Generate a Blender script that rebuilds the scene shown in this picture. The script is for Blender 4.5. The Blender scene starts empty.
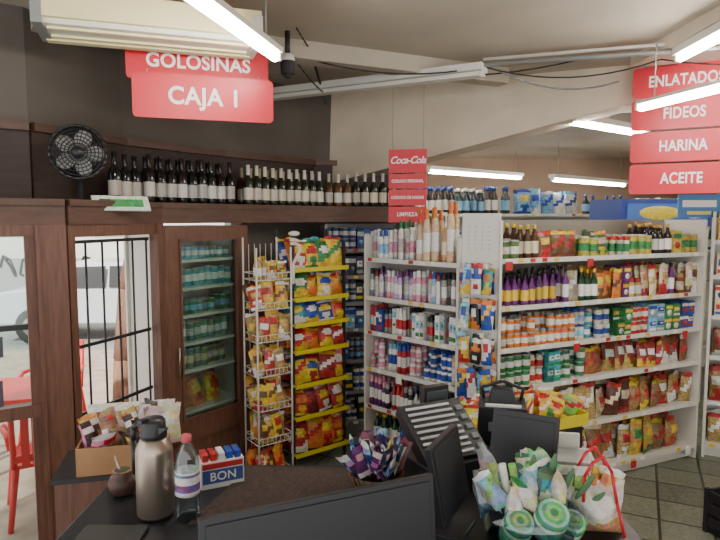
import bpy, math, random
from mathutils import Matrix, Vector
R=random.Random(11)
D=bpy.data
scene=bpy.context.scene

# ------------------------------------------------------------------ materials
def srgb(c):
    o=[]
    for k in c[:3]:
        k=min(255,k)/255.0
        o.append(k/12.92 if k<=0.04045 else ((k+0.055)/1.055)**2.4)
    return (o[0],o[1],o[2],1.0)
MATS={}
def mk(name,color=(200,200,200),rough=0.6,metal=0.0,var=0.0,scale=5.0,bump=0.0,attr=False,emit=0.0,stretch=None,spec=0.5,prnt=0.0,pscale=40,cells=0.0):
    m=D.materials.new(name); m.use_nodes=True
    nt=m.node_tree; b=nt.nodes['Principled BSDF']
    b.inputs['Roughness'].default_value=rough
    b.inputs['Metallic'].default_value=metal
    b.inputs['Specular IOR Level'].default_value=spec
    src=None
    if attr:
        a=nt.nodes.new('ShaderNodeAttribute'); a.attribute_name='Col'; src=a.outputs['Color']
    else:
        b.inputs['Base Color'].default_value=srgb(color)
    tc=nt.nodes.new('ShaderNodeTexCoord')
    if prnt>0:
        v=nt.nodes.new('ShaderNodeTexVoronoi'); v.inputs['Scale'].default_value=pscale
        mp=nt.nodes.new('ShaderNodeMapping'); mp.inputs['Scale'].default_value=(1,1,1.8)
        nt.links.new(tc.outputs['Object'],mp.inputs['Vector']); nt.links.new(mp.outputs['Vector'],v.inputs['Vector'])
        mx=nt.nodes.new('ShaderNodeMix'); mx.data_type='RGBA'; mx.blend_type='OVERLAY'; mx.inputs[0].default_value=prnt
        nt.links.new(src,mx.inputs[6]); nt.links.new(v.outputs['Color'],mx.inputs[7]); src=mx.outputs[2]
    if cells>0:
        v=nt.nodes.new('ShaderNodeTexVoronoi'); v.inputs['Scale'].default_value=65
        r=nt.nodes.new('ShaderNodeMapRange'); r.inputs['From Max'].default_value=0.7; r.inputs['To Min'].default_value=1.15; r.inputs['To Max'].default_value=1-cells
        nt.links.new(tc.outputs['Object'],v.inputs['Vector']); nt.links.new(v.outputs['Distance'],r.inputs['Value'])
        mx=nt.nodes.new('ShaderNodeMix'); mx.data_type='RGBA'; mx.blend_type='MULTIPLY'; mx.inputs[0].default_value=1
        nt.links.new(src,mx.inputs[6]); nt.links.new(r.outputs['Result'],mx.inputs[7]); src=mx.outputs[2]
    if var>0 or bump>0:
        mp=nt.nodes.new('ShaderNodeMapping')
        if stretch: mp.inputs['Scale'].default_value=stretch
        n=nt.nodes.new('ShaderNodeTexNoise'); n.inputs['Scale'].default_value=scale; n.inputs['Detail'].default_value=6
        nt.links.new(tc.outputs['Object'],mp.inputs['Vector']); nt.links.new(mp.outputs['Vector'],n.inputs['Vector'])
        if var>0:
            r=nt.nodes.new('ShaderNodeMapRange'); r.inputs['From Min'].default_value=0.3; r.inputs['From Max'].default_value=0.7
            r.inputs['To Min'].default_value=1-var; r.inputs['To Max'].default_value=1+var*0.5
            nt.links.new(n.outputs['Fac'],r.inputs['Value'])
            mx=nt.nodes.new('ShaderNodeMix'); mx.data_type='RGBA'; mx.blend_type='MULTIPLY'; mx.inputs[0].default_value=1
            if src: nt.links.new(src,mx.inputs[6])
            else: mx.inputs[6].default_value=srgb(color)
            nt.links.new(r.outputs['Result'],mx.inputs[7]); src=mx.outputs[2]
        if bump>0:
            bp=nt.nodes.new('ShaderNodeBump'); bp.inputs['Strength'].default_value=bump; bp.inputs['Distance'].default_value=0.02
            nt.links.new(n.outputs['Fac'],bp.inputs['Height']); nt.links.new(bp.outputs['Normal'],b.inputs['Normal'])
    if src: nt.links.new(src,b.inputs['Base Color'])
    if emit>0:
        b.inputs['Emission Color'].default_value=srgb(color); b.inputs['Emission Strength'].default_value=emit
    MATS[name]=m; return m
def mk_glass(name,tint=(235,245,242),refl=0.06):
    m=D.materials.new(name); m.use_nodes=True; nt=m.node_tree
    nt.nodes.remove(nt.nodes['Principled BSDF']); out=nt.nodes['Material Output']
    t=nt.nodes.new('ShaderNodeBsdfTransparent'); t.inputs['Color'].default_value=srgb(tint)
    g=nt.nodes.new('ShaderNodeBsdfGlossy'); g.inputs['Roughness'].default_value=0.06
    lw=nt.nodes.new('ShaderNodeLayerWeight'); lw.inputs['Blend'].default_value=0.25
    ma=nt.nodes.new('ShaderNodeMath'); ma.operation='MULTIPLY_ADD'; ma.inputs[1].default_value=0.5; ma.inputs[2].default_value=refl
    nt.links.new(lw.outputs['Fresnel'],ma.inputs[0])
    mx=nt.nodes.new('ShaderNodeMixShader'); nt.links.new(ma.outputs[0],mx.inputs[0]); nt.links.new(t.outputs[0],mx.inputs[1]); nt.links.new(g.outputs[0],mx.inputs[2])
    nt.links.new(mx.outputs[0],out.inputs['Surface']); MATS[name]=m
mk('pack',rough=0.5,attr=True,var=0.16,scale=70,prnt=0.4,pscale=42)
mk('foil',rough=0.3,attr=True,var=0.22,scale=26,bump=0.45,prnt=0.45,pscale=28)
mk('pasta',rough=0.35,attr=True,var=0.12,scale=20,bump=0.3,cells=0.55)
mk('bottle_glass',rough=0.12,attr=True)
mk('plain',rough=0.6,attr=True)
mk('plaster_light',(216,202,180),0.9,var=0.16,scale=2.2,bump=0.15)
mk('plaster_ceiling',(180,170,154),0.9,var=0.14,scale=1.6,bump=0.1)
mk('plaster_shaded',(98,91,84),0.9,var=0.2,scale=2.0,bump=0.1)  # shadow on the left wall put into the plaster colour
mk('plaster_back',(142,120,102),0.9,var=0.15,scale=2.0)
mk('wood_dark',(108,72,56),0.45,var=0.35,scale=9,stretch=(6,6,0.6),bump=0.1)
mk('wood_ledge',(90,62,50),0.5,var=0.3,scale=6,stretch=(1,1,6))
mk('wood_back',(62,46,40),0.6,var=0.3,scale=6,stretch=(1,1,6))
mk('white_metal',(222,220,210),0.45)
mk('shelf_back_shaded',(150,146,136),0.6)  # back panel painted grey to stand in for shade between products
mk('grey_metal',(150,150,148),0.4,metal=0.3)
mk('black_metal',(36,35,36),0.45)
mk('black_plastic',(36,36,40),0.4)
mk('yellow_metal',(226,208,40),0.45)
mk('sign_red',(208,34,52),0.4)
mk('sign_white',(250,246,244),0.5)
mk('steel',(178,163,148),0.3,metal=0.85)
mk('brown_mat',(68,52,46),0.8,var=0.5,scale=70,bump=0.5)
mk('counter_black',(34,34,38),0.4)
mk('yellow_housing',(236,222,170),0.5,var=0.06,scale=4)
mk('tube_glow',(255,250,240),0.4,emit=68)
mk('cardboard',(170,128,88),0.8,var=0.15,scale=10)
mk('pavement',(180,160,145),0.9,var=0.25,scale=6,bump=0.2)
mk('asphalt',(150,148,145),0.95,var=0.15,scale=20)
mk('bark',(140,106,84),0.95,var=0.4,scale=14,stretch=(1,1,0.3),bump=0.8)
mk('red_plastic',(230,55,55),0.4)
mk('car_paint',(205,210,216),0.2)
mk('rubber',(35,35,35),0.8)
mk('facade',(232,229,220),0.9,var=0.12,scale=1.2)
mk_glass('glass'); mk_glass('clear_plastic',(225,238,242),0.1)
m=mk('floor_tile',(110,112,100),0.35); nt=m.node_tree
tc=nt.nodes.new('ShaderNodeTexCoord'); mp=nt.nodes.new('ShaderNodeMapping'); mp.inputs['Rotation'].default_value=(0,0,math.radians(25))
br=nt.nodes.new('ShaderNodeTexBrick'); br.offset=0; br.inputs['Scale'].default_value=1; br.inputs['Brick Width'].default_value=0.33; br.inputs['Row Height'].default_value=0.33
br.inputs['Mortar Size'].default_value=0.01; br.inputs['Color1'].default_value=srgb((132,136,120)); br.inputs['Color2'].default_value=srgb((106,110,98)); br.inputs['Mortar'].default_value=srgb((58,58,52))
ns=nt.nodes.new('ShaderNodeTexNoise'); ns.inputs['Scale'].default_value=45
mx=nt.nodes.new('ShaderNodeMix'); mx.data_type='RGBA'; mx.blend_type='OVERLAY'; mx.inputs[0].default_value=0.6
nt.links.new(tc.outputs['Object'],mp.inputs['Vector']); nt.links.new(mp.outputs['Vector'],br.inputs['Vector']); nt.links.new(tc.outputs['Object'],ns.inputs['Vector'])
nt.links.new(br.outputs['Color'],mx.inputs[6]); nt.links.new(ns.outputs['Fac'],mx.inputs[7]); nt.links.new(mx.outputs[2],nt.nodes['Principled BSDF'].inputs['Base Color'])

# ------------------------------------------------------------------ mesh builder
W=(1,1,1,1)
_cc={}
def C(c):
    if c is None: return W
    if c not in _cc:
        g=sum(c)/3; k=.14
        _cc[c]=srgb(tuple(v*(1-k)+g*k for v in c))
    return _cc[c]
class MB:
    def __init__(s,M=None):
        s.M=M if M is not None else Matrix(); s.v=[];s.f=[];s.c=[];s.m=[];s.sm=[];s.mats=[]
    def mi(s,n):
        if n not in s.mats: s.mats.append(n)
        return s.mats.index(n)
    def add(s,vs,fs,mat='plain',col=None,smooth=False,T=None):
        b=len(s.v)
        if T is not None: s.v.extend([tuple(T@Vector(p)) for p in vs])
        else: s.v.extend([tuple(p) for p in vs])
        ml=isinstance(mat,list); k=0 if ml else s.mi(mat); lst=isinstance(col,list)
        for i,f in enumerate(fs):
            s.f.append([b+j for j in f]); s.m.append(s.mi(mat[i]) if ml else k); s.sm.append(smooth)
            s.c.append(C(col[i]) if lst else C(col))
    def box(s,cx,cy,cz,sx,sy,sz,mat='plain',col=None,T=None,top=1.0):
        x,y,z=sx/2,sy/2,sz/2; a,b=x*top,y*top
        vs=[(cx-x,cy-y,cz-z),(cx+x,cy-y,cz-z),(cx+x,cy+y,cz-z),(cx-x,cy+y,cz-z),(cx-a,cy-b,cz+z),(cx+a,cy-b,cz+z),(cx+a,cy+b,cz+z),(cx-a,cy+b,cz+z)]
        s.add(vs,[(3,2,1,0),(4,5,6,7),(0,1,5,4),(1,2,6,5),(2,3,7,6),(3,0,4,7)],mat,col,False,T)
    def lathe(s,x,y,z,prof,seg=10,mat='plain',T=None,smooth=True):
        vs=[];fs=[];cs=[]
        for (r,h,c) in prof:
            for i in range(seg):
                a=2*math.pi*i/seg; vs.append((x+r*math.cos(a),y+r*math.sin(a),z+h))
        for k in range(len(prof)-1):
            for i in range(seg):
                j=(i+1)%seg; fs.append((k*seg+i,k*seg+j,(k+1)*seg+j,(k+1)*seg+i)); cs.append(prof[k][2])
        n=len(prof)-1
        fs.append(tuple(n*seg+i for i in range(seg))); cs.append(prof[n][2])
        fs.append(tuple(reversed(range(seg)))); cs.append(prof[0][2])
        s.add(vs,fs,mat,cs,smooth,T)
    def rod(s,p0,p1,r,seg=6,mat='plain',col=None,r2=None):
        p0=Vector(p0);p1=Vector(p1);d=p1-p0;L=d.length
        if L<1e-6:return
        q=d.to_track_quat('Z','Y').to_matrix().to_4x4(); T=Matrix.Translation(p0)@q
        s.lathe(0,0,0,[(r,0,col),(r if r2 is None else r2,L,col)],seg,mat,T)
    def path(s,pts,r,seg=6,mat='plain',col=None):
        for a,b in zip(pts[:-1],pts[1:]): s.rod(a,b,r,seg,mat,col)
    def ell(s,x,y,z,rx,ry,rz,mat='plain',col=None,seg=12,rings=7,T=None):
        vs=[];fs=[]
        for k in range(rings+1):
            t=math.pi*k/rings
            for i in range(seg):
                a=2*math.pi*i/seg; vs.append((x+rx*math.sin(t)*math.cos(a),y+ry*math.sin(t)*math.sin(a),z-rz*math.cos(t)))
        for k in range(rings):
            for i in range(seg):
                j=(i+1)%seg; fs.append((k*seg+i,k*seg+j,(k+1)*seg+j,(k+1)*seg+i))
        s.add(vs,fs,mat,col,True,T)
    def poly(s,pts,z0,z1,mat,col=None):
        n=len(pts); vs=[(p[0],p[1],z0) for p in pts]+[(p[0],p[1],z1) for p in pts]
        fs=[tuple(reversed(range(n))),tuple(range(n,2*n))]+[(i,(i+1)%n,n+(i+1)%n,n+i) for i in range(n)]
        s.add(vs,fs,mat,col)
    def bag(s,w,h,d,c1,c2,c3,T,mat='foil',nu=6,nv=8,body=None):
        vs=[];fs=[];cs=[];ms=[];j=R.random()*6; sty=R.randint(0,2)
        for sd in (-1,1):
            for b in range(nv+1):
                v=b/nv
                for a in range(nu+1):
                    u=a/nu
                    bul=(max(0,math.sin(math.pi*u))**0.6)*(max(0,math.sin(math.pi*min(1,max(0,(v-0.06)/0.86))))**0.5)
                    bul*=1+0.2*math.sin(u*9+v*7+j)
                    xx=(u-0.5)*w*(1-0.1*math.sin(math.pi*v)+.03*math.sin(v*11+j))
                    zz=v*h+(h*.03*math.sin(u*7+j*2) if b==nv else 0)
                    vs.append((xx,sd*d/2*bul,zz))
            o=0 if sd<0 else (nu+1)*(nv+1)
            for b in range(nv):
                for a in range(nu):
                    fs.append((o+b*(nu+1)+a,o+b*(nu+1)+a+1,o+(b+1)*(nu+1)+a+1,o+(b+1)*(nu+1)+a))
                    u=(a+.5)/nu-.5; v=(b+.5)/nv; mm=mat
                    if sty==0:
                        if v>0.9 or v<0.07: c=c3
                        elif (u/.4)**2+((v-.62)/.17)**2<1: c=c2
                        elif (u/.3)**2+((v-.27)/.13)**2<1: c=c3
                        else: c=c1
                    elif sty==1:
                        if v>0.86: c=c2
                        elif v>0.5+u*.4 and v<.72+u*.4: c=c3
                        else: c=c1
                    else:
                        if v<.3+.15*math.sin(u*5+j): c=c2
                        elif (u/.33)**2+((v-.65)/.15)**2<1: c=c3
                        else: c=c1
                    if body and c is c1: mm=body
                    cs.append(c); ms.append(mm)
        s.add(vs,fs,ms,cs,True,T)
    def build(s,name,parent=None,bevel=0,origin=None):
        xs=[p[0] for p in s.v];ys=[p[1] for p in s.v];zs=[p[2] for p in s.v]
        o=Vector(((min(xs)+max(xs))/2,(min(ys)+max(ys))/2,min(zs))) if origin is None else Vector(origin)
        me=D.meshes.new(name); me.from_pydata([(p[0]-o.x,p[1]-o.y,p[2]-o.z) for p in s.v],[],s.f)
        for n in s.mats: me.materials.append(MATS[n])
        me.polygons.foreach_set('material_index',s.m); me.polygons.foreach_set('use_smooth',s.sm)
        ca=me.color_attributes.new('Col','FLOAT_COLOR','CORNER'); buf=[]
        for f,c in zip(s.f,s.c): buf.extend(list(c)*len(f))
        ca.data.foreach_set('color',buf); me.update()
        ob=D.objects.new(name,me); scene.collection.objects.link(ob)
        ob.matrix_world=s.M@Matrix.Translation(o)
        if bevel:
            b=ob.modifiers.new('b','BEVEL'); b.width=bevel; b.segments=2; b.limit_method='ANGLE'
        return ob
def frame(p0,p1,z=0):
    a=math.atan2(p1[1]-p0[1],p1[0]-p0[0])
    return Matrix.Translation((p0[0],p0[1],z))@Matrix.Rotation(a,4,'Z'), math.hypot(p1[0]-p0[0],p1[1]-p0[1])
def at(x,y,z,rz=0,rx=0,ry=0):
    return Matrix.Translation((x,y,z))@Matrix.Rotation(rz,4,'Z')@Matrix.Rotation(rx,4,'X')@Matrix.Rotation(ry,4,'Y')
def text(parent,body,size,loc,mat='sign_white',name='lettering',shear=0,rot=(math.pi/2,0,0),bold=.025,sp=1.05,sx=1.0):
    cu=D.curves.new(name,'FONT'); cu.body=body; cu.size=size; cu.align_x='CENTER'; cu.align_y='CENTER'; cu.extrude=0.001; cu.offset=size*bold; cu.shear=shear; cu.space_character=sp
    cu.materials.append(MATS[mat]); o=D.objects.new(name,cu); scene.collection.objects.link(o); o.parent=parent; o.location=loc; o.rotation_euler=rot; o.scale=(sx,1,1)
    return o

# ------------------------------------------------------------------ products
def prod(mb,kind,x,y,z,w,h,d,cs,jit=0.0):
    q=R.choice((.82,.92,1,1,1.05))
    c1,c2,c3=[tuple(min(255,round(v*q)) for v in c) for c in cs]
    rz=R.uniform(-1,1)*jit
    if kind=='box':
        T=at(x,y,z,rz)
        mb.box(0,0,h/2,w,d,h,'pack',c1,T)
        if R.random()<.5:
            mb.box(0,-d/2,h*0.62,w*0.8,0.004,h*0.3,'pack',c2,T)
            mb.box(0,-d/2,h*0.22,w*0.9,0.004,h*0.16,'pack',c3,T)
            mb.box(w*.1,-d/2-.001,h*0.64,w*0.4,0.004,h*0.1,'pack',c3,T)
        else:
            mb.box(0,-d/2,h*0.78,w*0.98,0.004,h*0.22,'pack',c2,T)
            mb.lathe(0,0,0,[(w*.32,0,c3),(w*.32,.004,c3)],10,'pack',T@at(0,-d/2,h*.38,0,math.pi/2))
    elif kind=='can':
        r=w/2; g=(175,175,172)
        mb.lathe(x,y,z,[(r*.93,0,g),(r,h*.04,c1),(r,h*.3,c2),(r,h*.68,c1),(r,h*.94,g),(r*.93,h,g)],10,'pack')
    elif kind=='jar':
        r=w/2
        mb.lathe(x,y,z,[(r*.9,0,c1),(r,h*.06,c1),(r,h*.2,c2),(r,h*.62,c1),(r*.96,h*.72,c1),(r*.75,h*.8,c3),(r*.8,h*.82,c3),(r*.8,h*.99,c3),(r*.7,h,c3)],10,'pack')
    elif kind=='bottle':
        r=w/2
        mb.lathe(x,y,z,[(r*.85,0,c1),(r,h*.04,c1),(r,h*.16,c2),(r,h*.52,c1),(r*.95,h*.62,c1),(r*.5,h*.74,c1),(r*.36,h*.82,c1),(r*.36,h*.88,c3),(r*.42,h*.885,c3),(r*.42,h*.99,c3),(r*.3,h,c3)],9,'bottle_glass')
    elif kind=='wine':
        r=w/2
        mb.lathe(x,y,z,[(r*.9,0,c1),(r,h*.02,c1),(r,h*.18,c2),(r,h*.46,c1),(r,h*.6,c1),(r*.8,h*.66,c1),(r*.42,h*.72,c1),(r*.38,h*.76,c3),(r*.38,h*.97,c3),(r*.42,h*.975,c3),(r*.4,h,c3)],12,'bottle_glass')
    elif kind=='shampoo':
        T=at(x,y,z,rz)@Matrix.Diagonal((1,0.6,1,1)); r=w/2
        mb.lathe(0,0,0,[(r*.85,0,c1),(r,h*.05,c1),(r,h*.2,c2),(r,h*.55,c1),(r*.95,h*.7,c1),(r*.6,h*.8,c3),(r*.55,h*.82,c3),(r*.5,h*.98,c3),(r*.4,h,c3)],10,'pack',T)
    elif kind=='pump':
        r=w/2
        mb.lathe(x,y,z,[(r*.9,0,c1),(r,h*.05,c1),(r,h*.15,c2),(r,h*.4,c1),(r*.85,h*.55,c1),(r*.35,h*.68,c3),(r*.35,h*.75,c3),(r*.15,h*.76,c3),(r*.15,h*.9,c3)],10,'bottle_glass')
        mb.box(x-r*.3,y,z+h*.93,r*1.3,r*.4,h*.06,'pack',c3)
    elif kind=='spray':
        r=w/2
        mb.lathe(x,y,z,[(r,0,c1),(r,h*.25,c2),(r,h*.6,c1),(r,h*.76,c1),(r*.8,h*.8,c3),(r*.8,h*.98,c3),(r*.6,h,c3)],9,'pack')
    elif kind=='bag':
        mb.bag(w*1.08,h,d*1.15,c1,c2,c3,at(x,y,z,rz*3,R.uniform(-.12,.02),R.uniform(-.05,.05)))
    elif kind=='pbag':
        mb.bag(w*1.1,h,d*1.2,c1,c2,c3,at(x,y,z,rz*3,R.uniform(-.14,.02),R.uniform(-.1,.1)),body='pasta')
    elif kind=='pillow':
        mb.bag(w*1.12,h,d*1.3,c1,c2,c3,at(x,y,z,rz*3,R.uniform(-.3,.0),R.uniform(-.2,.2)),nu=6,nv=7)
def fill(mb,x0,x1,z,depth,opts,rows=2,jit=0.05,grp=(2,5),skip=0.03,y0=0.02,H=None):
    x=x0
    last=None
    while x<x1-0.02:
        o=R.choice(opts)
        if o is last and len(opts)>1: o=R.choice(opts)
        last=o
        kind,w,h,d,cs=o
        sc=R.uniform(.84,1.02); w*=sc; d*=sc
        cols=R.choice(cs); n=1; hh=h*R.uniform(.84,1.04)
        if H:
            n=max(1,int(H*.99//h)) if kind in ('can','box','jar') else 1
            if n==1: hh=min(H*.97,h*1.3)*R.uniform(.8,1)
            else: hh=h*R.uniform(.92,1)
        dy=R.choice((0,0,.015,.04))
        for i in range(R.randint(*grp)):
            if x+w>x1: x=x1; break
            if R.random()>skip:
                for r in range(rows):
                    yy=y0+dy+d/2+r*(d+.008)
                    if yy+d/2>depth and r>0: break
                    for q in range(n):
                        if q and R.random()<.15: break
                        prod(mb,kind,x+w/2,yy+R.uniform(-.008,.008),z+q*hh,w*.96,hh*(R.uniform(.95,1.03) if n==1 else 1),d*.94,cols,jit)
            x+=w
        x+=0.003
wh=(238,236,230);bk=(38,34,36);rd=(205,35,40);bl=(35,75,180);yl=(240,200,45);gr=(45,140,75);pk=(232,150,175);tl=(50,165,175);og=(235,125,40);br_=(120,72,45);pu=(110,45,120);cr=(232,215,180);lb=(130,190,230);dg=(25,65,40);gold=(212,170,85);gy=(150,150,150);lg=(150,200,95);lil=(195,175,215)

def shelf_unit(name,p0,p1,zs,depth,h,mat='white_metal',sides=(1,1),back=True,base=True,lipmat=None,thick=0.02,liph=0.035,backmat=None,strips=0):
    M,L=frame(p0,p1)
    mb=MB(M)
    if back: mb.box(L/2,depth-.01,h/2,L,.02,h,backmat or mat)
    if sides[0]: mb.box(-.012,depth/2,h/2,.022,depth,h,mat)
    if sides[1]: mb.box(L+.012,depth/2,h/2,.022,depth,h,mat)
    for z in zs:
        mb.box(L/2,depth/2,z-thick/2,L,depth-.02,thick,mat)
        mb.box(L/2,0.003,z-.008,L,.012,liph,lipmat or mat)
    if base and zs: mb.box(L/2,depth/2+.02,min(zs)/2-.01,L,depth-.05,max(.02,min(zs)-.03),mat)
    for z in zs:
        x=.05
        while x<L-.06:
            if R.random()<.65: mb.box(x,-.005,z-.006,.045,.003,.026,'plain',R.choice([wh,wh,yl,(250,250,250),(210,220,235),rd]))
            if strips and R.random()<.05: mb.box(x,-.012,z-.04,.06,.003,.06,'plain',R.choice([yl,rd,wh]))
            x+=.11
    ob=mb.build(name)
    return M,L,ob

# ================================================================== ROOM
Hc=3.3
front=[(-3.3,2.2),(-1.62,3.3),(-1.35,4.05),(-.87,4.72),(-.25,5.42),(.5,5.7)]
upper=[(-3.5,2.5),(-1.93,3.55),(-1.66,4.25),(-1.15,5.05),(-.45,5.85),(.55,6.15)]
def wall(name,pts,z0,z1,mat,t=.12,side=1,off=0):
    mb=MB()
    for a,b in zip(pts[:-1],pts[1:]):
        d=Vector((b[0]-a[0],b[1]-a[1])).normalized(); n=Vector((-d.y,d.x))*t*side; f=Vector((-d.y,d.x))*off
        mb.poly([(a[0]+f.x,a[1]+f.y),(b[0]+f.x,b[1]+f.y),(b[0]+n.x+f.x,b[1]+n.y+f.y),(a[0]+n.x+f.x,a[1]+n.y+f.y)],z0,z1,mat)
    return mb.build(name)
wall('wall_left_upper',upper,2.18,3.34,'plaster_shaded')
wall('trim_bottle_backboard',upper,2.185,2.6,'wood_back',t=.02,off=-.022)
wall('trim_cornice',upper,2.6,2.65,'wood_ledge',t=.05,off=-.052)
wall('wall_left_lower',[(-.98,4.98),(-.45,5.85),(.55,6.15)],0,2.12,'plaster_shaded')
wall('wall_aisle',[(.55,6.15),(.62,10.5)],0,3.34,'plaster_back')
wall('wall_back',[(.62,10.5),(7.2,10.5)],0,3.34,'plaster_back')
wall('wall_right',[(6.2,10.5),(5.2,-2.0)],0,3.34,'plaster_light')
mb=MB(); mb.poly([(-3.3,2.2),(-1.62,3.3),(-1.35,4.05),(-.98,4.98),(-.45,5.85),(.55,6.15),(.62,10.5),(6.3,10.5),(5.3,-2.5),(-3.6,-2.5)],-.1,0,'floor_tile'); mb.build('floor')
mb=MB(); mb.poly([(-3.5,2.5),(-1.93,3.55),(-1.66,4.25),(-1.15,5.05),(-.45,5.85),(.4,6.1),(3.2,5.0),(5.6,4.2),(5.3,-2.5),(-3.8,-2.5)],Hc,Hc+.1,'plaster_ceiling'); mb.build('ceiling')
mb=MB(); mb.poly([(-.3,6.1),(2.1,5.1),(3.9,4.3),(5.8,3.9),(6.4,10.6),(.5,10.6)],3.12,3.2,'plaster_ceiling'); mb.build('ceiling_rear')
mb=MB()
Lf=[(-.5,5.98,2.38),(2.08,4.9,2.99),(5.6,3.55,3.05)]; Uf=[(-.5,6.0,3.32),(2.08,4.88,3.32),(5.6,3.5,3.32)]
o=Vector((.14,.34,0)); vs=[]
for p in Lf: vs.append(p)
for p in Uf: vs.append(p)
for p in Lf: vs.append(tuple(Vector(p)+o))
for p in Uf: vs.append(tuple(Vector(p)+o))
fs=[(0,1,4,3),(1,2,5,4),(6,7,1,0),(7,8,2,1),(9,10,7,6),(10,11,8,7),(0,3,9,6),(2,8,11,5),(3,4,10,9),(4,5,11,10)]
mb.add(vs,fs,'plaster_light'); mb.build('ceiling_beam')
mb=MB(); mb.poly([(-1.85,3.5),(1.2,4.95),(1.15,5.1),(-1.95,3.65)],3.18,3.3,'plaster_ceiling'); mb.build('trim_2')
mb=MB(); mb.poly([(2.02,4.6),(2.1,1.0),(5.3,.6),(5.35,3.5)],3.22,3.3,'plaster_light'); mb.build('trim_3')

mb=MB()
for a,b,c,d in zip(front[:-1],front[1:],upper[1:],upper[:-1]):
    mb.poly([a,b,c,d],2.13,2.18,'wood_ledge')
for a,b in zip(front[:-1],front[1:]):
    n=Vector((b[1]-a[1],-(b[0]-a[0]))).normalized()
    mb.poly([(a[0]+n.x*.03,a[1]+n.y*.03),(b[0]+n.x*.03,b[1]+n.y*.03),(b[0]-n.x*.03,b[1]-n.y*.03),(a[0]-n.x*.03,a[1]-n.y*.03)],2.06,2.19,'wood_ledge')
    mb.poly([(a[0]+n.x*.045,a[1]+n.y*.045),(b[0]+n.x*.045,b[1]+n.y*.045),(b[0]-n.x*.03,b[1]-n.y*.03),(a[0]-n.x*.03,a[1]-n.y*.03)],2.165,2.2,'wood_ledge')
mb.build('bottle_ledge')
def along(a,b,t,off):
    d=Vector((b[0]-a[0],b[1]-a[1])); n=Vector((-d.y,d.x)).normalized()
    return a[0]+d.x*t+n.x*off,a[1]+d.y*t+n.y*off,d.length
def row(name,a,b,t0,t1,step,off,specs,run=(3,7)):
    mb=MB(); L=along(a,b,0,0)[2]; s=t0*L; sp=R.choice(specs); k=R.randint(*run)
    while s<t1*L:
        x,y,_=along(a,b,s/L,off); kind,w,h,cs=sp
        prod(mb,kind,x,y,2.181,w,h*R.uniform(.98,1.02),w,cs)
        k-=1; s+=step*R.uniform(.97,1.08)
        if k<=0: sp=R.choice(specs); k=R.randint(*run)
    return mb.build(name)
wine=[('wine',.08,.34,((36,28,26),(225,220,210),(40,30,30))),('wine',.08,.35,((32,30,28),(215,205,190),(120,28,32))),('wine',.08,.34,((28,38,28),(235,232,225),(60,50,40))),('wine',.082,.33,((28,26,26),(190,180,165),(30,30,30))),('wine',.08,.34,((34,30,28),(170,60,50),(28,26,26)))]
beer=[('wine',.08,.32,((80,45,22),(205,190,150),(190,170,120))),('wine',.08,.33,((40,46,30),(225,215,190),(220,215,200))),('wine',.08,.33,((66,34,26),(150,60,46),(210,205,190))),('wine',.08,.31,((105,68,36),(225,220,205),(215,210,200)))]
row('wine_bottle_row',front[1],front[2],.66,1.0,.088,.12,wine,(2,4))
row('wine_bottle_row',front[2],front[3],.0,.95,.088,.1,wine,(2,4))
row('wine_bottle_row',front[2],front[3],.05,.9,.09,.2,wine)
row('beer_bottle_row',front[3],front[4],.08,1.0,.088,.1,beer,(2,5))
row('beer_bottle_row',front[4],front[5],.0,.98,.088,.1,wine+beer,(2,5))
row('beer_bottle_row',front[3],front[4],.1,1.0,.088,.21,beer)
row('liquor_bottle_row',front[0],front[1],.78,.84,.09,.12,wine)

# ================================================================== STOREFRONT
def bar(mb,M,x0,x1,z0,z1,y0=-.03,y1=.04,mat='wood_dark'):
    mb.box((x0+x1)/2,(y0+y1)/2,(z0+z1)/2,x1-x0,y1-y0,z1-z0,mat)
M,L=frame(front[0],front[1])
mb=MB(M)
bar(mb,M,L-.15,L+.0,0,2.06,-.05,.07)
bar(mb,M,L-.15,L-.13,0,2.06,-.06,-.05)
bar(mb,M,0,L-.15,2.0,2.06); bar(mb,M,0,L-.15,1.02,1.09); bar(mb,M,0,L-.15,0,.16); bar(mb,M,0,L-.15,1.50,1.53,-.01,.02,'black_metal')
bar(mb,M,0,.1,0,2.06)
bar(mb,M,L-.2,L-.15,.16,2.0,-.02,.03)
mb.box((L-.13)/2,.005,1.05,L-.2,.006,1.9,'glass')
mb.box(L-.42,-.012,1.42,.2,.004,.11,'plain',(70,70,78)); mb.box(L-.44,-.012,1.17,.22,.004,.14,'plain',(66,66,78))
mb.build('window_1')
M,L=frame(front[1],front[2])
mb=MB(M)
for i in range(6):
    x=.06+i*(L-.14)/5; mb.rod((x,.05,.02),(x,.05,1.97),.007,6,'black_metal')
for z in (.25,.95,1.35,1.96): mb.box(L/2,.05,z,L-.12,.014,.02,'black_metal')
mb.build('window_bars')
mb=MB(M); bar(mb,M,0,.05,0,2.06,-.02,.03); bar(mb,M,L-.07,L-.01,0,2.06,-.04,.03); bar(mb,M,.05,L-.07,1.99,2.06,-.02,.03); mb.build('door_1')
M,L=frame(front[2],(-.9,4.66))
mb=MB(M)
bar(mb,M,.015,.12,0,2.04,-.04,.03); bar(mb,M,L-.1,L,0,2.04,-.04,.03); bar(mb,M,.12,L-.1,1.95,2.04,-.04,.03); bar(mb,M,.12,L-.1,.5,.66,-.04,.03)
bar(mb,M,.12,L-.1,0,.5,-.02,.02)
for (a,b,c,d) in ((.12,.135,.66,1.95),(L-.115,L-.1,.66,1.95),(.12,L-.1,.66,.675),(.12,L-.1,1.935,1.95)): bar(mb,M,a,b,c,d,-.05,-.03)
mb.box(L/2,0.0,1.31,L-.2,.005,1.3,'glass')
mb.box(L/2,.42,1.02,L,.02,2.04,'white_metal'); mb.box(.03,.23,1.02,.015,.38,2.04,'white_metal'); mb.box(L-.01,.23,1.02,.015,.38,2.04,'white_metal')
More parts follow.
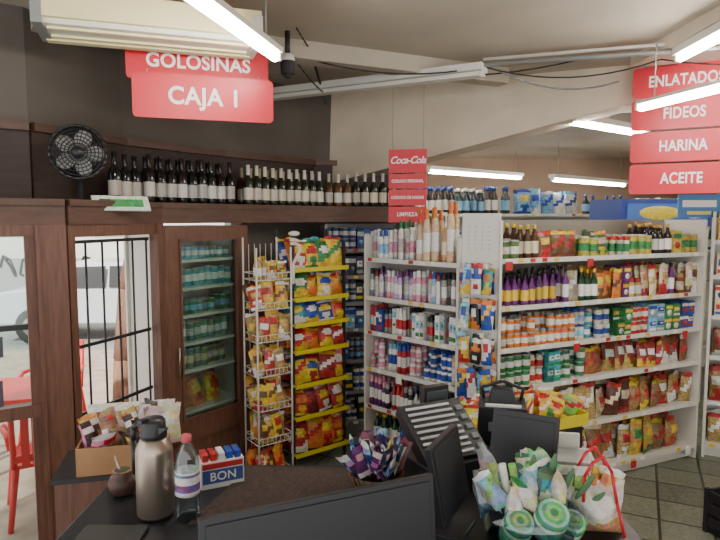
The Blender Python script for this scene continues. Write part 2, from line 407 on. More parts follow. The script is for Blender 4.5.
for z in (.7,1.0,1.2,1.4,1.6,1.8): mb.box(L/2,.2,z-.01,L-.06,.36,.02,'white_metal')
mb.rod((.09,-.06,1.0),(.09,-.06,1.2),.008,6,'steel')
mb.build('glass_door_cabinet')
mb=MB(M)
for z,o in ((1.0,[('can',.07,.15,.07,[((140,150,110),wh,gy),((110,140,120),cr,gy)])]),(1.2,[('can',.075,.15,.075,[(gr,wh,yl),((90,160,130),wh,gr),((150,190,110),cr,gr)])]),(1.4,[('can',.06,.12,.06,[(tl,wh,bl),(gr,lb,tl),(lb,wh,tl)])]),(1.6,[('can',.07,.14,.07,[(lg,wh,gr),(tl,wh,lb)])]),(1.8,[('can',.07,.1,.07,[(lb,wh,tl),(tl,wh,lb)])])):
    fill(mb,.06,L-.06,z,.28,o,2,y0=.05)
fill(mb,.06,L-.06,.7,.3,[('pillow',.14,.24,.06,[(rd,yl,og),(og,yl,rd),(yl,rd,og)])],2,y0=.05)
mb.build('canned_goods')
mb=MB(at(-1.78,3.92,0,1.2))
mb.box(0,0,.35,.28,.26,.7,'white_metal'); mb.box(0,0,.72,.32,.3,.05,'white_metal'); mb.box(0,-.132,.4,.2,.005,.3,'plain',(200,205,205)); mb.build('utility_box',bevel=.008)
mb=MB(at(-1.62,3.5,2.18,.35))
mb.lathe(0,0,0,[(.08,0,bk),(.08,.02,bk),(.02,.03,bk),(.015,.16,bk)],14,'black_plastic')
Tf=at(0,0,.29,0,math.pi/2)
for r in (.15,.13,.11,.09,.07,.05,.03):
    pts=[tuple(Tf@Vector((r*math.cos(a*math.pi/12),r*math.sin(a*math.pi/12),.05))) for a in range(25)]; mb.path(pts,.003 if r<.14 else .009,5,'black_metal')
for a in range(28):
    an=a*math.pi/14; mb.rod(tuple(Tf@Vector((.03*math.cos(an),.03*math.sin(an),.055))),tuple(Tf@Vector((.15*math.cos(an),.15*math.sin(an),.045))),.0022,4,'black_metal')
mb.lathe(0,0,0,[(.035,.055,bk),(.035,.06,bk)],12,'black_plastic',Tf)
for a in range(5):
    an=a*1.2566; Tb=Tf@Matrix.Rotation(an,4,'Z')@Matrix.Rotation(.25,4,'X'); mb.ell(.08,0,.01,.06,.05,.004,'grey_metal',None,T=Tb)
mb.lathe(0,0,-.06,[(.11,0,bk),(.14,.04,bk),(.15,.06,bk)],20,'black_plastic',Tf)
mb.build('desk_fan')
mb=MB(at(-1.42,3.62,2.14,.75,-.5)); mb.box(0,0,.05,.34,.01,.1,'pack',(215,225,210)); mb.box(.02,-.007,.05,.22,.004,.05,'pack',(60,150,80)); mb.box(-.1,-.008,.06,.06,.004,.03,'pack',(40,90,50)); mb.build('shelf_banner')

# ================================================================== EXTERIOR
mb=MB(); mb.poly([(-3.35,2.25),(-1.67,3.35),(-1.4,4.1),(-1.03,5.03),(-.5,5.95),(.3,6.3),(.4,9.5),(-12,9.5),(-12,0)],-.12,-.02,'pavement'); mb.build('sidewalk')
mb=MB(); mb.poly([(.4,9.5),(.4,20),(-25,20),(-25,0),(-12,0),(-12,9.5)],-.25,-.14,'asphalt'); mb.build('street')
mb=MB(at(-9,15.5,-.14))
mb.box(0,0,2.6,20,.3,5.2,'facade')
for i in range(5):
    x=-7+i*3.3; mb.box(x,-.16,2.6,1.3,.04,1.4,'plain',(90,95,100)); mb.box(x,-.18,3.35,1.5,.06,.08,'plain',(200,195,185)); mb.box(x,-.19,2.6,.06,.03,1.4,'plain',(180,175,170)); mb.box(x,-.2,1.86,1.5,.1,.07,'plain',(200,195,185))
mb.box(0,-.17,.6,20,.05,1.2,'plain',(165,162,158))
for i in range(9):
    x=-2+i*.5; mb.path([(x+.2*math.cos(a*.9+i),-.21,1.0+.28*math.sin(a*1.3+i*2)) for a in range(7)],.03,4,'black_metal')
mb.build('building_facade')
mb=MB(); p=[(-2.62,6.7,-.02),(-2.66,6.72,.5),(-2.6,6.75,1.3),(-2.45,6.8,2.1),(-2.4,6.9,3.2)]; rr=[.2,.14,.13,.11,.1]
for i in range(4): mb.rod(p[i],p[i+1],rr[i],12,'bark',r2=rr[i+1])
for q in ((-3.2,6.9,3.1),(-1.9,7.2,3.3),(-2.7,6.2,3.4)): mb.rod(p[3],q,.07,8,'bark',r2=.03)
for i in range(60):
    mb.ell(-2.4+R.uniform(-1.2,1.2),6.9+R.uniform(-1,1),3.5+R.uniform(-.4,.7),.2,.2,.12,'plain',R.choice([(70,110,50),(90,130,60)]),6,4)
mb.build('street_tree')
def car(x,y,rz):
    mb=MB(at(x,y,-.14,rz)); prof=[(-2,.35),(-2.02,.75),(-1.85,.92),(-1.3,.98),(-.75,1.42),(.65,1.45),(1.2,1.0),(1.9,.88),(2.02,.7),(2,.35)]
    n=len(prof); vs=[]
    for s_,k in ((-.8,1),(.8,1)):
        for (a,b) in prof: vs.append((a,s_*(.82 if b>1.1 else 1),b))
    mb.add(vs,[tuple(range(n)),tuple(reversed(range(n,2*n)))]+[(i,i+n,(i+1)%n+n,(i+1)%n) for i in range(n)],'car_paint')
    for s_ in (-1,1):
        mb.add([(-1.15,s_*.83,1.0),(-.68,s_*.75,1.36),(0,s_*.75,1.38),(0,s_*.83,1.0)],[(0,1,2,3)],'black_plastic'); mb.add([(.06,s_*.83,1.0),(.06,s_*.75,1.38),(.6,s_*.75,1.38),(1.05,s_*.83,1.0)],[(0,1,2,3)],'black_plastic')
        for wx in (-1.25,1.3):
            mb.lathe(0,0,0,[(.32,-.1,None),(.32,.1,None)],18,'rubber',at(wx,s_*.74,.32,0,math.pi/2)); mb.lathe(0,0,0,[(.19,-.11,None),(.19,.11,None)],14,'steel',at(wx,s_*.74,.32,0,math.pi/2))
    return mb.build('parked_car',bevel=.03)
car(-4.6,11.4,.1)
def chair(x,y,rz):
    mb=MB(at(x,y,-.02,rz)); m='red_plastic'
    mb.box(0,0,.43,.42,.42,.025,m)
    for a,b in ((-1,-1),(1,-1),(1,1),(-1,1)): mb.rod((a*.19,b*.19,.43),(a*.24,b*.24,0),.025,8,m,r2=.018)
    for a in (-1,1):
        mb.rod((a*.2,.2,.43),(a*.21,.28,.85),.02,8,m); mb.path([(a*.22,.22,.64),(a*.26,0,.65),(a*.25,-.17,.62),(a*.22,-.19,.43)],.02,8,m)
    for i in range(5): mb.box(-.13+i*.065,.255,.63,.05,.02,.38,m,T=None)
    mb.box(0,.285,.85,.44,.03,.08,m); mb.box(0,.24,.5,.4,.02,.05,m)
    return mb.build('plastic_chair')
chair(-2.27,4.2,-2.6); chair(-3.55,4.5,1.4); chair(-2.95,5.65,.2)
mb=MB(at(-2.9,4.85,-.02,.3)); mb.box(0,0,.7,.75,.75,.03,'red_plastic'); mb.box(0,0,.66,.68,.68,.05,'red_plastic')
for a,b in ((-1,-1),(1,-1),(1,1),(-1,1)): mb.rod((a*.3,b*.3,.66),(a*.33,b*.33,0),.03,8,'red_plastic')
mb.build('plastic_table',bevel=.006)

# ================================================================== CEILING FIXTURES
def tube(name,p0,p1,lit=True,drop=0,wid=.11,hh=.05):
    M,L=frame(p0,p1,p0[2]); mb=MB(M)
    mb.box(L/2,0,.035+hh/2,L,wid,hh,'white_metal')
    if lit: mb.lathe(0,0,0,[(.022,.03,None),(.022,L-.03,None)],12,'tube_glow',at(0,0,.008,0,0,math.pi/2))
    else: mb.box(L/2,0,.015,L-.06,wid*.6,.03,'white_metal')
    for x in (.012,L-.012): mb.box(x,0,.02,.024,.05,.05,'white_metal')
    if drop:
        for x in (.15,L-.15): mb.rod((x,0,.035+hh),(x,0,.035+hh+drop),.004,5,'grey_metal')
    return mb.build(name)
tube('fluorescent_light',(-.71,2.1,2.93),(-.44,3.27,2.93),drop=.28,wid=.07,hh=.03)
tube('fluorescent_light',(2.1,4.07,3.13),(2.07,2.85,3.13),drop=.02,wid=.08)
tube('fluorescent_light',(1.87,4.12,2.82),(2.2,2.9,2.82),drop=.34,wid=.04,hh=.02)
tube('fluorescent_light',(1.78,5.2,2.9),(2.8,6.0,2.9),drop=.14)
tube('fluorescent_light',(.9,8.05,2.7),(2.5,9.4,2.7),drop=.34)
tube('fluorescent_light',(2.6,8.2,2.6),(4.2,9.6,2.6),drop=.44)
tube('fluorescent_light',(3.6,5.2,2.9),(4.6,6.0,2.9),drop=.14)
tube('fluorescent_light',(.5,6.6,2.98),(1.3,7.4,2.98),drop=.06)
tube('ceiling_batten',(-.8,5.35,3.12),(.9,4.45,3.16),lit=False,wid=.16)
M,L=frame((-1.64,3.2),(-.62,3.55),3.03); mb=MB(M)
mb.box(L/2,-.16,.08,L,.34,.13,'yellow_housing'); mb.box(L/2,-.16,.005,L-.06,.28,.03,'white_metal'); mb.box(L/2,-.02,.0,L-.04,.06,.05,'yellow_housing'); mb.box(L/2,-.1,-.012,L-.1,.03,.02,'yellow_housing'); mb.box(L/2,-.24,-.012,L-.1,.03,.02,'yellow_housing'); mb.box(.02,-.16,.05,.05,.35,.14,'grey_metal'); mb.box(L-.02,-.16,.05,.05,.35,.14,'white_metal')
for x in (.2,L-.2): mb.rod((x,-.16,.14),(x,-.16,.27),.006,5,'grey_metal')
mb.build('ceiling_lamp_housing',bevel=.01)
mb=MB()
mb.rod((.9,4.45,3.2),(4.8,3.3,3.2),.018,8,'grey_metal'); mb.rod((.9,4.5,3.25),(4.8,3.2,3.26),.012,8,'white_metal'); mb.rod((-.35,4.6,3.28),(-.3,5.4,3.1),.01,6,'black_metal')
def sag(a,b,s,r=.006,m='black_metal'):
    a=Vector(a);b=Vector(b); mb.path([tuple(a.lerp(b,i/10)-Vector((0,0,s*4*(i/10)*(1-i/10)))) for i in range(11)],r,5,m)
sag((-.55,4.25,3.25),(.9,4.5,3.2),.1); sag((.9,4.5,3.2),(2.1,4.3,3.2),.1); sag((-1.6,3.6,3.2),(-.5,4.2,3.25),.05); sag((.2,5.0,3.28),(1.6,4.5,3.25),.07); sag((2.1,4.3,3.2),(3.6,4.0,3.25),.09); sag((-.4,3.9,3.29),(-.3,4.6,3.28),.02); sag((-.5,4.2,3.25),(-.3,4.9,3.1),.02); sag((.9,4.55,3.25),(2.0,4.75,3.15),.12,.008,'grey_metal')
mb.build('ceiling_cables')
mb=MB(at(-.47,4.0,3.3,.4)); mb.rod((0,0,0),(0,0,-.16),.018,8,'black_metal'); mb.lathe(0,0,-.28,[(.03,0,bk),(.045,.01,bk),(.05,.09,wh),(.04,.13,wh),(.02,.14,wh)],12,'plain'); mb.ell(0,0,-.28,.028,.028,.02,'black_plastic'); mb.build('security_camera')

# ================================================================== SIGNS
def board(name,p0,p1,zc,h,body,size,hang=None,sx=1.0,dx=0):
    M,L=frame(p0,p1,zc-h/2); mb=MB(M)
    r=.025; pts=[]
    for cx,cz,a0 in ((L-r,h-r,0),(r,h-r,90),(r,r,180),(L-r,r,270)):
        for k in range(4): a=math.radians(a0+k*30); pts.append((cx+r*math.cos(a),cz+r*math.sin(a)))
    n=len(pts); vs=[(p[0],-.006,p[1]) for p in pts]+[(p[0],.006,p[1]) for p in pts]
    mb.add(vs,[tuple(range(n)),tuple(reversed(range(n,2*n)))]+[(i,i+n,(i+1)%n+n,(i+1)%n) for i in range(n)],'sign_red')
    for x in (.08,L-.08):
        mb.rod((x,0,h-.005),(x,0,h+(hang or .02)),.003,5,'grey_metal')
    ob=mb.build(name,origin=(L/2,0,0)); text(ob,body,size,(dx,-.009,h/2),sx=sx)
    return ob
board('aisle_sign',(-1.22,3.28),(-.5,3.52),2.76,.24,'CAJA 1',.13,sx=.95)
board('aisle_sign',(-1.31,3.44),(-.55,3.68),2.985,.21,'GOLOSINAS',.108,.2,sx=.95)
for zc,t in ((2.39,'ACEITE'),(2.63,'HARINA'),(2.87,'FIDEOS'),(3.11,'ENLATADOS')):
    board('aisle_sign',(2.08,4.68),(2.72,4.33),zc,.225,t,.112,.02 if zc<3 else .0,sx=.74,dx=-.01)
M,L=frame((.24,5.05),(.55,4.99),2.06); mb=MB(M)
for i,(z0,z1) in enumerate(((0,.13),(.14,.27),(.28,.4),(.41,.6))): mb.box(L/2,0,(z0+z1)/2,L,.015,z1-z0,'sign_red')
mb.box(0.01,.01,.3,.012,.012,.6,'black_metal'); mb.box(L-.01,.01,.3,.012,.012,.6,'black_metal')
for x in (.03,L-.03): mb.rod((x,.01,.6),(x,.01,1.24),.002,5,'grey_metal')
ob=mb.build('category_sign',origin=(L/2,0,0)); text(ob,'Coca-Cola',.082,(0,-.01,.51),shear=.35,bold=.015,sp=.9,sx=.92); text(ob,'CUIDADO PERSONAL',.034,(0,-.01,.34),sp=1,bold=.02,sx=.8); text(ob,'CUIDADO DE HOGAR',.034,(0,-.01,.205),sp=1,bold=.02,sx=.8); text(ob,'LIMPIEZA',.045,(0,-.01,.065),sx=.9)

# ================================================================== GONDOLA (long run)
zsR=[.12,.5,.86,1.156,1.46,1.8]
M,L,_=shelf_unit('grocery_gondola',(1.0,4.2),(2.93,5.1),zsR,.42,2.08,sides=(1,1),strips=1,backmat='shelf_back_shaded')
mb=MB(M)
past=[((225,185,110),rd,wh),((215,165,90),wh,rd),((205,150,85),yl,rd),((228,200,140),rd,cr),((190,130,75),cr,rd),((222,190,120),bl,wh)]
dry=[((180,60,45),gold,wh),((150,55,40),cr,rd),((170,95,55),wh,rd),((205,120,60),yl,rd),((120,60,45),rd,cr)]
fill(mb,.02,L,1.8,.4,[('jar',.085,.2,.085,[((190,150,90),yl,rd),((110,130,80),cr,gr),((120,80,40),wh,gold),((170,180,90),wh,yl)]),('jar',.07,.16,.07,[(dg,yl,gold),(cr,gr,rd),((150,150,90),cr,dg)]),('box',.1,.2,.05,[((215,190,80),gr,rd),((80,130,80),yl,wh),(cr,br_,rd)]),('can',.09,.16,.08,[((190,170,60),gr,rd),((90,130,60),wh,gy)]),('bag',.12,.22,.05,[(br_,yl,rd),(gold,wh,br_),((80,110,60),cr,yl)]),('bottle',.075,.25,.075,[(bk,wh,gold),((80,50,30),cr,yl)])],4,grp=(1,3))
fill(mb,.02,.6,1.46,.4,[('bottle',.068,.25,.07,[(pu,yl,bk),((60,30,36),wh,rd),(bk,pk,pu),((130,35,70),yl,wh)])],4,grp=(2,3),H=.29)
fill(mb,.6,L,1.46,.4,[('box',.08,.13,.05,[(og,wh,rd),(pu,yl,wh),(yl,rd,bl),((80,50,120),wh,og),(bl,wh,og)]),('jar',.075,.14,.075,[(gold,wh,rd),(cr,og,bk),((140,60,40),cr,gold)]),('bag',.1,.22,.05,[(cr,rd,gold),(og,yl,br_),((210,190,150),br_,wh)]),('bottle',.065,.23,.06,[(br_,cr,rd),(dg,wh,yl),(pu,wh,bk)])],4,grp=(1,3),H=.28)
fill(mb,.02,L*.55,1.156,.4,[('can',.075,.11,.075,[(tl,wh,bl),(bl,yl,wh),(lb,wh,bl),(og,wh,rd)]),('can',.085,.12,.085,[(wh,bl,rd),(lb,tl,wh),(cr,tl,og),((200,150,110),wh,bl)]),('jar',.07,.12,.07,[(cr,lb,bl),(og,wh,gy)])],3,grp=(1,4),H=.25)
fill(mb,L*.55,L,1.156,.4,[('bottle',.065,.2,.065,[((120,50,40),wh,gr),(bl,wh,rd),(rd,yl,wh),(dg,cr,gold)]),('box',.09,.12,.05,[(bl,wh,rd),(gr,yl,wh),(cr,bl,rd),(lb,bl,wh)]),('can',.075,.11,.07,[(bl,wh,gy),(rd,cr,gy),(gr,wh,gy)])],3,grp=(1,3),H=.26)
fill(mb,.02,L*.42,.86,.4,[('box',.07,.12,.06,[(wh,tl,bl),(tl,wh,gr),(lb,wh,bl)]),('can',.085,.12,.085,[(wh,tl,gr),(lg,wh,tl),(cr,lb,tl),(gr,wh,lg)]),('jar',.075,.11,.07,[(wh,gr,tl),(cr,rd,wh)])],3,grp=(1,4),H=.25)
fill(mb,L*.42,L,.86,.4,[('pbag',.12,.22,.07,dry+past[:2]),('bag',.11,.22,.07,[((180,50,45),yl,wh),((215,195,165),rd,br_),(cr,gold,rd)])],3,grp=(1,3),jit=.1,H=.26)
fill(mb,.02,L*.3,.5,.4,[('bag',.12,.24,.08,[(tl,wh,gr),(gr,wh,yl),(lb,wh,bl)]),('box',.1,.14,.08,[(tl,wh,bl),(cr,gr,rd)])],2,H=.3)
fill(mb,L*.3,L,.5,.4,[('pbag',.14,.25,.09,dry+past),('pbag',.12,.22,.09,past)],3,grp=(1,3),jit=.12,H=.31)
fill(mb,.02,L,.12,.4,[('pbag',.17,.26,.11,past+dry[2:4]),('pbag',.15,.24,.1,past),('bag',.16,.26,.1,[((170,60,50),yl,wh),((205,160,70),gr,yl)])],3,grp=(1,2),jit=.15,H=.33)
mb.build('grocery_products')
p0=(.05,4.99);p1=(.7,4.34)
zsL=[.2,.52,.84,1.15,1.44,1.76]
M2,L2,_=shelf_unit('personal_care_shelf',p0,p1,zsL,.22,1.95,sides=(1,1),strips=1,backmat='shelf_back_shaded')
mb=MB(M2); L=L2
fill(mb,.01,L*.55,1.76,.22,[('shampoo',.06,.28,.05,[(wh,pk,wh),(cr,wh,gold),(wh,lb,bl),((210,190,180),wh,rd)]),('shampoo',.06,.33,.05,[(wh,rd,wh),(wh,wh,pu),(wh,(200,190,180),gr),(gold,wh,cr)]),('spray',.05,.26,.05,[(wh,pk,wh),((180,60,60),wh,wh)])],4,grp=(1,3))
fill(mb,L*.55,L,1.76,.22,[('pump',.08,.46,.07,[((215,165,110),wh,cr),((210,180,140),wh,wh)]),('pump',.075,.42,.07,[((200,145,95),cr,wh),((225,190,150),wh,og)]),('shampoo',.07,.48,.06,[((225,190,150),wh,og),(cr,wh,yl),(wh,cr,gold)])],2,grp=(1,2))
fill(mb,.01,L,1.44,.22,[('spray',.045,.21,.045,[(wh,pk,wh),(wh,lb,bl),(pk,wh,wh),(gy,wh,bk),(lb,wh,bl),(cr,wh,gold)]),('shampoo',.05,.2,.045,[(wh,tl,bl),(wh,wh,rd),(lil,wh,pu)])],4,grp=(1,3),H=.27)
fill(mb,.01,L,1.15,.22,[('box',.04,.2,.035,[(rd,wh,bl),(wh,rd,bl),(bl,wh,rd),(tl,wh,rd),(wh,lb,gr)]),('spray',.04,.18,.04,[(rd,wh,rd),(wh,rd,wh),(pk,wh,rd),(gy,rd,bk)])],4,grp=(1,3),H=.24)
fill(mb,.01,L,.84,.22,[('spray',.05,.19,.05,[(wh,rd,wh),(cr,pk,wh),(rd,wh,bl),(wh,bl,lb),(cr,wh,gold)]),('jar',.06,.12,.055,[(wh,pk,pk),(wh,bl,bl)])],4,grp=(1,3),H=.26)
fill(mb,.01,L,.52,.22,[('bottle',.055,.22,.055,[(bl,wh,rd),(pk,wh,wh),(wh,bl,bl),(rd,wh,rd),(tl,wh,wh),(bk,gold,bk)]),('spray',.05,.2,.05,[(bk,wh,gy),(bl,wh,bk),(pu,wh,pk)])],4,grp=(1,3),H=.27)
fill(mb,.01,L,.2,.22,[('bottle',.07,.24,.07,[(bk,wh,rd),(dg,wh,yl),(bl,wh,wh),(wh,rd,bl)])],3,grp=(1,3),H=.28)
mb.build('toiletry_products')
M3,L3=frame((.735,4.335),(.975,4.195)); mb=MB(M3)
mb.box(L3/2,.02,1.08,L3,.02,2.1,'white_metal')
for i in range(3):
    for z in (1.75,1.5,1.25,1.0,.78): mb.rod((.05+i*.085,.01,z+.02),(.05+i*.085,-.06,z+.03),.003,5,'grey_metal')
for i in range(24): mb.box(.05+(i%4)*.05,.008,1.88+.03*(i//4),.005,.003,.008,'plain',(140,140,138))
mb.build('pegboard_panel')
mb=MB(M3)
for i in range(3):
    for z in (1.75,1.5,1.25,1.0,.78):
        for k in range(3):
            c=R.choice([(bl,og,yl),(og,bl,wh),(lb,yl,bl),(wh,bl,rd),(tl,yl,og),(yl,rd,wh),(bk,og,wh),(lb,wh,bl)])
            mb.bag(.08,R.uniform(.17,.23),.025,c[0],c[1],c[2],at(.05+i*.085+R.uniform(-.02,.02),-.02-k*.025,z-.19,R.uniform(-.4,.4),0,R.uniform(-.15,.15)),nu=4,nv=6)
mb.build('hanging_packets')
M4,L4,_=shelf_unit('side_shelf',(3.03,5.12),(3.75,4.72),[.12,.5,.9,1.25,1.6,1.9],.3,2.15)
mb=MB(M4); L=L4
for z in (.12,.5): fill(mb,.02,L,z,.3,[('pbag',.15,.25,.09,past+dry)],2,grp=(1,3),H=.33)
for z in (.9,1.25): fill(mb,.02,L,z,.3,[('bag',.13,.23,.08,[((190,60,40),cr,yl),(yl,rd,wh),((160,100,60),wh,rd)]),('box',.1,.14,.07,[(cr,rd,bl),(lb,wh,bl)])],2,H=.3)
fill(mb,.02,L,1.6,.3,[('box',.12,.22,.07,[(cr,bl,rd),(yl,wh,rd),(wh,gr,yl)])],2); fill(mb,.02,L,1.9,.3,[('box',.12,.26,.07,[(cr,wh,og),(wh,lb,bl),(yl,rd,wh)])],2)
mb.build('boxed_products')

M5,L5,_=shelf_unit('rear_shelf',(.75,8.0),(5.4,8.3),[.3,.75,1.2,1.65,2.14],.45,2.14,back=True)
mb=MB(M5); L=L5
fill(mb,.02,L,1.65,.42,[('box',.13,.28,.1,[(bl,wh,lb),(lb,bl,wh),(gr,wh,yl),(wh,bl,rd)]),('bottle',.1,.3,.1,[(wh,bl,bl),(gr,wh,yl),((200,120,50),wh,rd)])],1)
fill(mb,.02,L,1.2,.42,[('box',.13,.28,.1,[(bl,wh,lb),(rd,wh,yl),(cr,gr,rd)])],1)
fill(mb,.0,1.35,2.14,.42,[('bottle',.1,.38,.1,[((40,46,50),lb,bl),((60,55,50),wh,bl),((45,60,66),lb,wh)])],3,grp=(3,6))
fill(mb,1.4,2.3,2.14,.42,[('bag',.18,.34,.16,[(lb,wh,bl),(bl,yl,wh),(wh,lb,bl),(lb,yl,bl)])],2,grp=(1,2))
fill(mb,2.3,L,2.14,.42,[('bottle',.1,.32,.1,[((40,46,50),lb,bl),(gr,wh,wh),((70,40,35),rd,rd)]),('box',.16,.24,.14,[(bl,wh,yl),(cr,bl,rd)])],1,grp=(3,6))
mb.build('drink_products')
mb=MB(at(3.35,6.6,0,.2))
mb.box(0,.3,1.0,1.1,.6,2.0,'white_metal'); mb.box(0,.28,2.15,1.12,.6,.3,'plain',(30,60,150)); mb.box(0,-.03,2.15,1.0,.01,.2,'plain',(60,110,200)); mb.ell(-.1,-.03,2.15,.28,.015,.08,'pack',(235,215,60)); mb.ell(.32,-.03,2.15,.12,.015,.07,'pack',(200,225,240))
mb.box(0,-.01,1.0,1.0,.01,1.8,'black_plastic'); mb.box(0,-.03,1.0,.03,.03,1.8,'white_metal')
mb.build('drinks_cooler')
mb=MB(at(2.95,5.25,2.08,-.1)); mb.box(0,0,.12,.35,.012,.2,'plain',(70,135,205)); mb.box(0,-.008,.14,.28,.005,.06,'plain',(240,245,250)); mb.box(0,-.008,.06,.2,.005,.03,'plain',(240,230,120)); mb.rod((0,.01,0),(0,.01,.05),.005,6,'grey_metal'); mb.build('promo_sign')

M6,L6,_=shelf_unit('package_rack',(-.3,5.52),(.42,5.74),[.15,.45,.75,1.05,1.3,1.55,1.8],.22,2.04,mat='grey_metal')
mb=MB(M6); L=L6
for z in (.15,.45,.75,1.05,1.3,1.55,1.8): fill(mb,.01,L,z,.2,[('box',.08,.19,.06,[((60,90,160),wh,lb),(lb,bl,wh),((60,66,100),wh,gy),(dg,wh,yl),(gy,bl,wh)]),('can',.07,.11,.07,[((60,90,150),wh,gy),(wh,bl,lb),((80,80,100),lb,gy)])],2,H=.24 if z>1 else .28)
mb.build('stacked_packages')

# ================================================================== SNACK RACKS
zsY=[.15,.46,.73,1.01,1.23,1.44,1.68]
M7,L7=frame((-.545,4.8),(-.14,5.13)); mb=MB(M7); L=L7
for x in (0,L):
    mb.box(x,.0,.95,.022,.022,1.9,'black_metal'); mb.box(x,.24,1.0,.022,.022,2.0,'black_metal')
    for z in zsY: mb.box(x,.12,z,.015,.24,.015,'black_metal')
for z in zsY:
    mb.box(L/2,.12,z-.008,L,.24,.012,'black_metal'); mb.box(L/2,-.055,z,L+.02,.01,.035,'yellow_metal')
    for x in (0,L): mb.box(x,-.025,z,.012,.06,.02,'yellow_metal')
mb.build('snack_rack')
mb=MB(M7)
chips=[(rd,yl,wh),(rd,wh,yl),((190,40,36),yl,wh),(og,yl,rd),((150,40,110),yl,wh),((130,35,40),gold,rd),(rd,og,yl),(yl,bl,rd)]
for i,z in enumerate(zsY):
    cc=chips if z<1.2 else [(yl,rd,gr),(yl,bl,wh),(gr,yl,wh),(bl,yl,wh),(og,rd,yl),(tl,wh,yl),(rd,yl,wh)]
    gap=(zsY[i+1]-z if i<6 else .3)
    x=.07
    while x<L-.03:
        for k in range(3):
            c=R.choice(cc)
            mb.bag(.165,gap*R.uniform(.74,.88),.07,c[0],c[1],c[2],at(x+R.uniform(-.02,.02),-.0+k*.075,z+.005,R.uniform(-.25,.25),-.28,R.uniform(-.16,.16)),nu=8,nv=10)
        x+=.13
mb.build('chip_bags')
M8,L8=frame((-.75,4.33),(-.52,4.5)); mb=MB(M8); L=L8
for x in (0,L):
    mb.rod((x,0,0),(x,0,1.88),.008,6,'white_metal'); mb.rod((x,.22,0),(x,.22,1.95),.008,6,'white_metal')
for i in range(1,6): mb.rod((i*L/6,.22,.05),(i*L/6,.22,1.9),.003,4,'white_metal')
for z in (.12,.4,.66,.92,1.18,1.42,1.64):
    for q in (0,.05): mb.path([(0,0,z+q),(L,0,z+q),(L,.22,z+q),(0,.22,z+q),(0,0,z+q)],.004,5,'white_metal')
    for i in range(1,8): mb.rod((i*L/8,0,z),(i*L/8,.22,z),.0025,4,'white_metal'); mb.rod((i*L/8,0,z),(i*L/8,0,z+.05),.0025,4,'white_metal')
mb.path([(L+.02,.0,1.6)]+[(L+.02+.06*math.sin(a*.5),0,1.75+.05*a-.004*a*a) for a in range(8)],.012,8,'white_metal')
mb.ell(L+.03,0,1.98,.05,.02,.02,'white_metal')
mb.build('wire_rack')
mb=MB(M8)
sm=[(gold,rd,yl),(yl,rd,br_),((200,60,50),gold,wh),((170,130,70),wh,gold),((210,200,190),og,rd),(og,yl,rd),((225,180,60),wh,br_),((110,60,40),gold,yl)]
for z in (.12,.4,.66,.92,1.18,1.42):
    x=.04
    while x<L:
        for k in range(3):
            c=R.choice(sm); mb.bag(.11,R.uniform(.17,.24),.06,c[0],c[1],c[2],at(x+R.uniform(-.02,.02),.03+k*.06,z+.005,R.uniform(-.5,.5),-.2,R.uniform(-.25,.25)),nu=6,nv=8)
        x+=.085
fill(mb,.02,L,1.645,.22,[('bag',.09,.15,.05,sm),('bottle',.05,.18,.05,[(gold,wh,yl),(og,yl,wh)])],2,grp=(1,2))
mb.build('snack_packets')

# ================================================================== COUNTER
CZ=1.1
mb=MB(); mb.poly([(-.95,1.1),(.86,1.1),(.92,2.75),(.3,2.75),(.16,2.36),(-.8,2.36),(-.95,2.2)],CZ-.04,CZ,'counter_black')
mb.poly([(-.9,1.15),(.82,1.15),(.88,2.7),(.34,2.7),(.2,2.31),(-.78,2.31),(-.9,2.15)],0,CZ-.04,'wood_dark'); mb.build('checkout_counter',bevel=.006)
mb=MB(); mb.poly([(-.56,1.88),(.0,1.86),(.03,2.31),(-.44,2.33)],CZ,CZ+.006,'brown_mat'); mb.build('counter_mat')
mb=MB(at(-.69,1.95,CZ,2.6))
mb.lathe(0,0,0,[(.055,0,bk),(.06,.01,bk)],24,'black_plastic')
mb.lathe(0,0,0,[(.06,.01,None),(.061,.012,None),(.061,.22,None),(.059,.235,None),(.045,.262,None),(.04,.27,None)],28,'steel')
mb.lathe(0,0,0,[(.041,.27,bk),(.044,.272,bk),(.044,.285,bk),(.04,.3,bk),(.04,.325,bk),(.034,.333,bk),(.012,.335,bk)],20,'black_plastic')
mb.path([(.04,0,.29),(.075,0,.3),(.1,0,.285),(.105,0,.24),(.1,0,.12),(.085,0,.09),(.058,0,.085)],.01,8,'black_plastic')
mb.add([(-.038,-.015,.285),(-.038,.015,.285),(-.038,.012,.31),(-.038,-.012,.31),(-.07,-.004,.312),(-.07,.004,.312)],[(0,1,5,4),(2,3,4,5),(0,4,3),(1,2,5)],'black_plastic')
mb.box(.0,.04,.335,.02,.03,.012,'black_plastic')
mb.build('thermos')
mb=MB(at(-.575,1.93,CZ))
w1=(205,215,225)
mb.lathe(0,0,0,[(.036,0,w1),(.04,.01,w1),(.038,.04,w1),(.04,.07,w1),(.04,.19,w1),(.036,.215,w1),(.016,.255,w1),(.0135,.26,w1)],20,'clear_plastic')
mb.lathe(0,0,0,[(.0408,.085,wh),(.0408,.1,(130,90,150)),(.0408,.125,wh),(.0408,.15,(120,130,170)),(.0408,.16,wh),(.0408,.165,wh)],20,'pack')
mb.lathe(0,0,0,[(.015,.26,(215,80,90)),(.017,.262,(215,80,90)),(.017,.283,(215,80,90)),(.013,.286,(215,80,90))],16,'plain')
mb.build('water_bottle')
M9,L9=frame((-.366,1.316),(.209,1.57),CZ); mb=MB(M9@at(0,0,.0,0,-.1)); L=L9
mb.box(L/2,0,.15,L,.02,.3,'black_plastic'); mb.box(L/2,-.012,.15,L-.03,.004,.27,'black_plastic'); mb.box(L/2,.03,.14,L*.5,.05,.2,'black_plastic',top=.8)
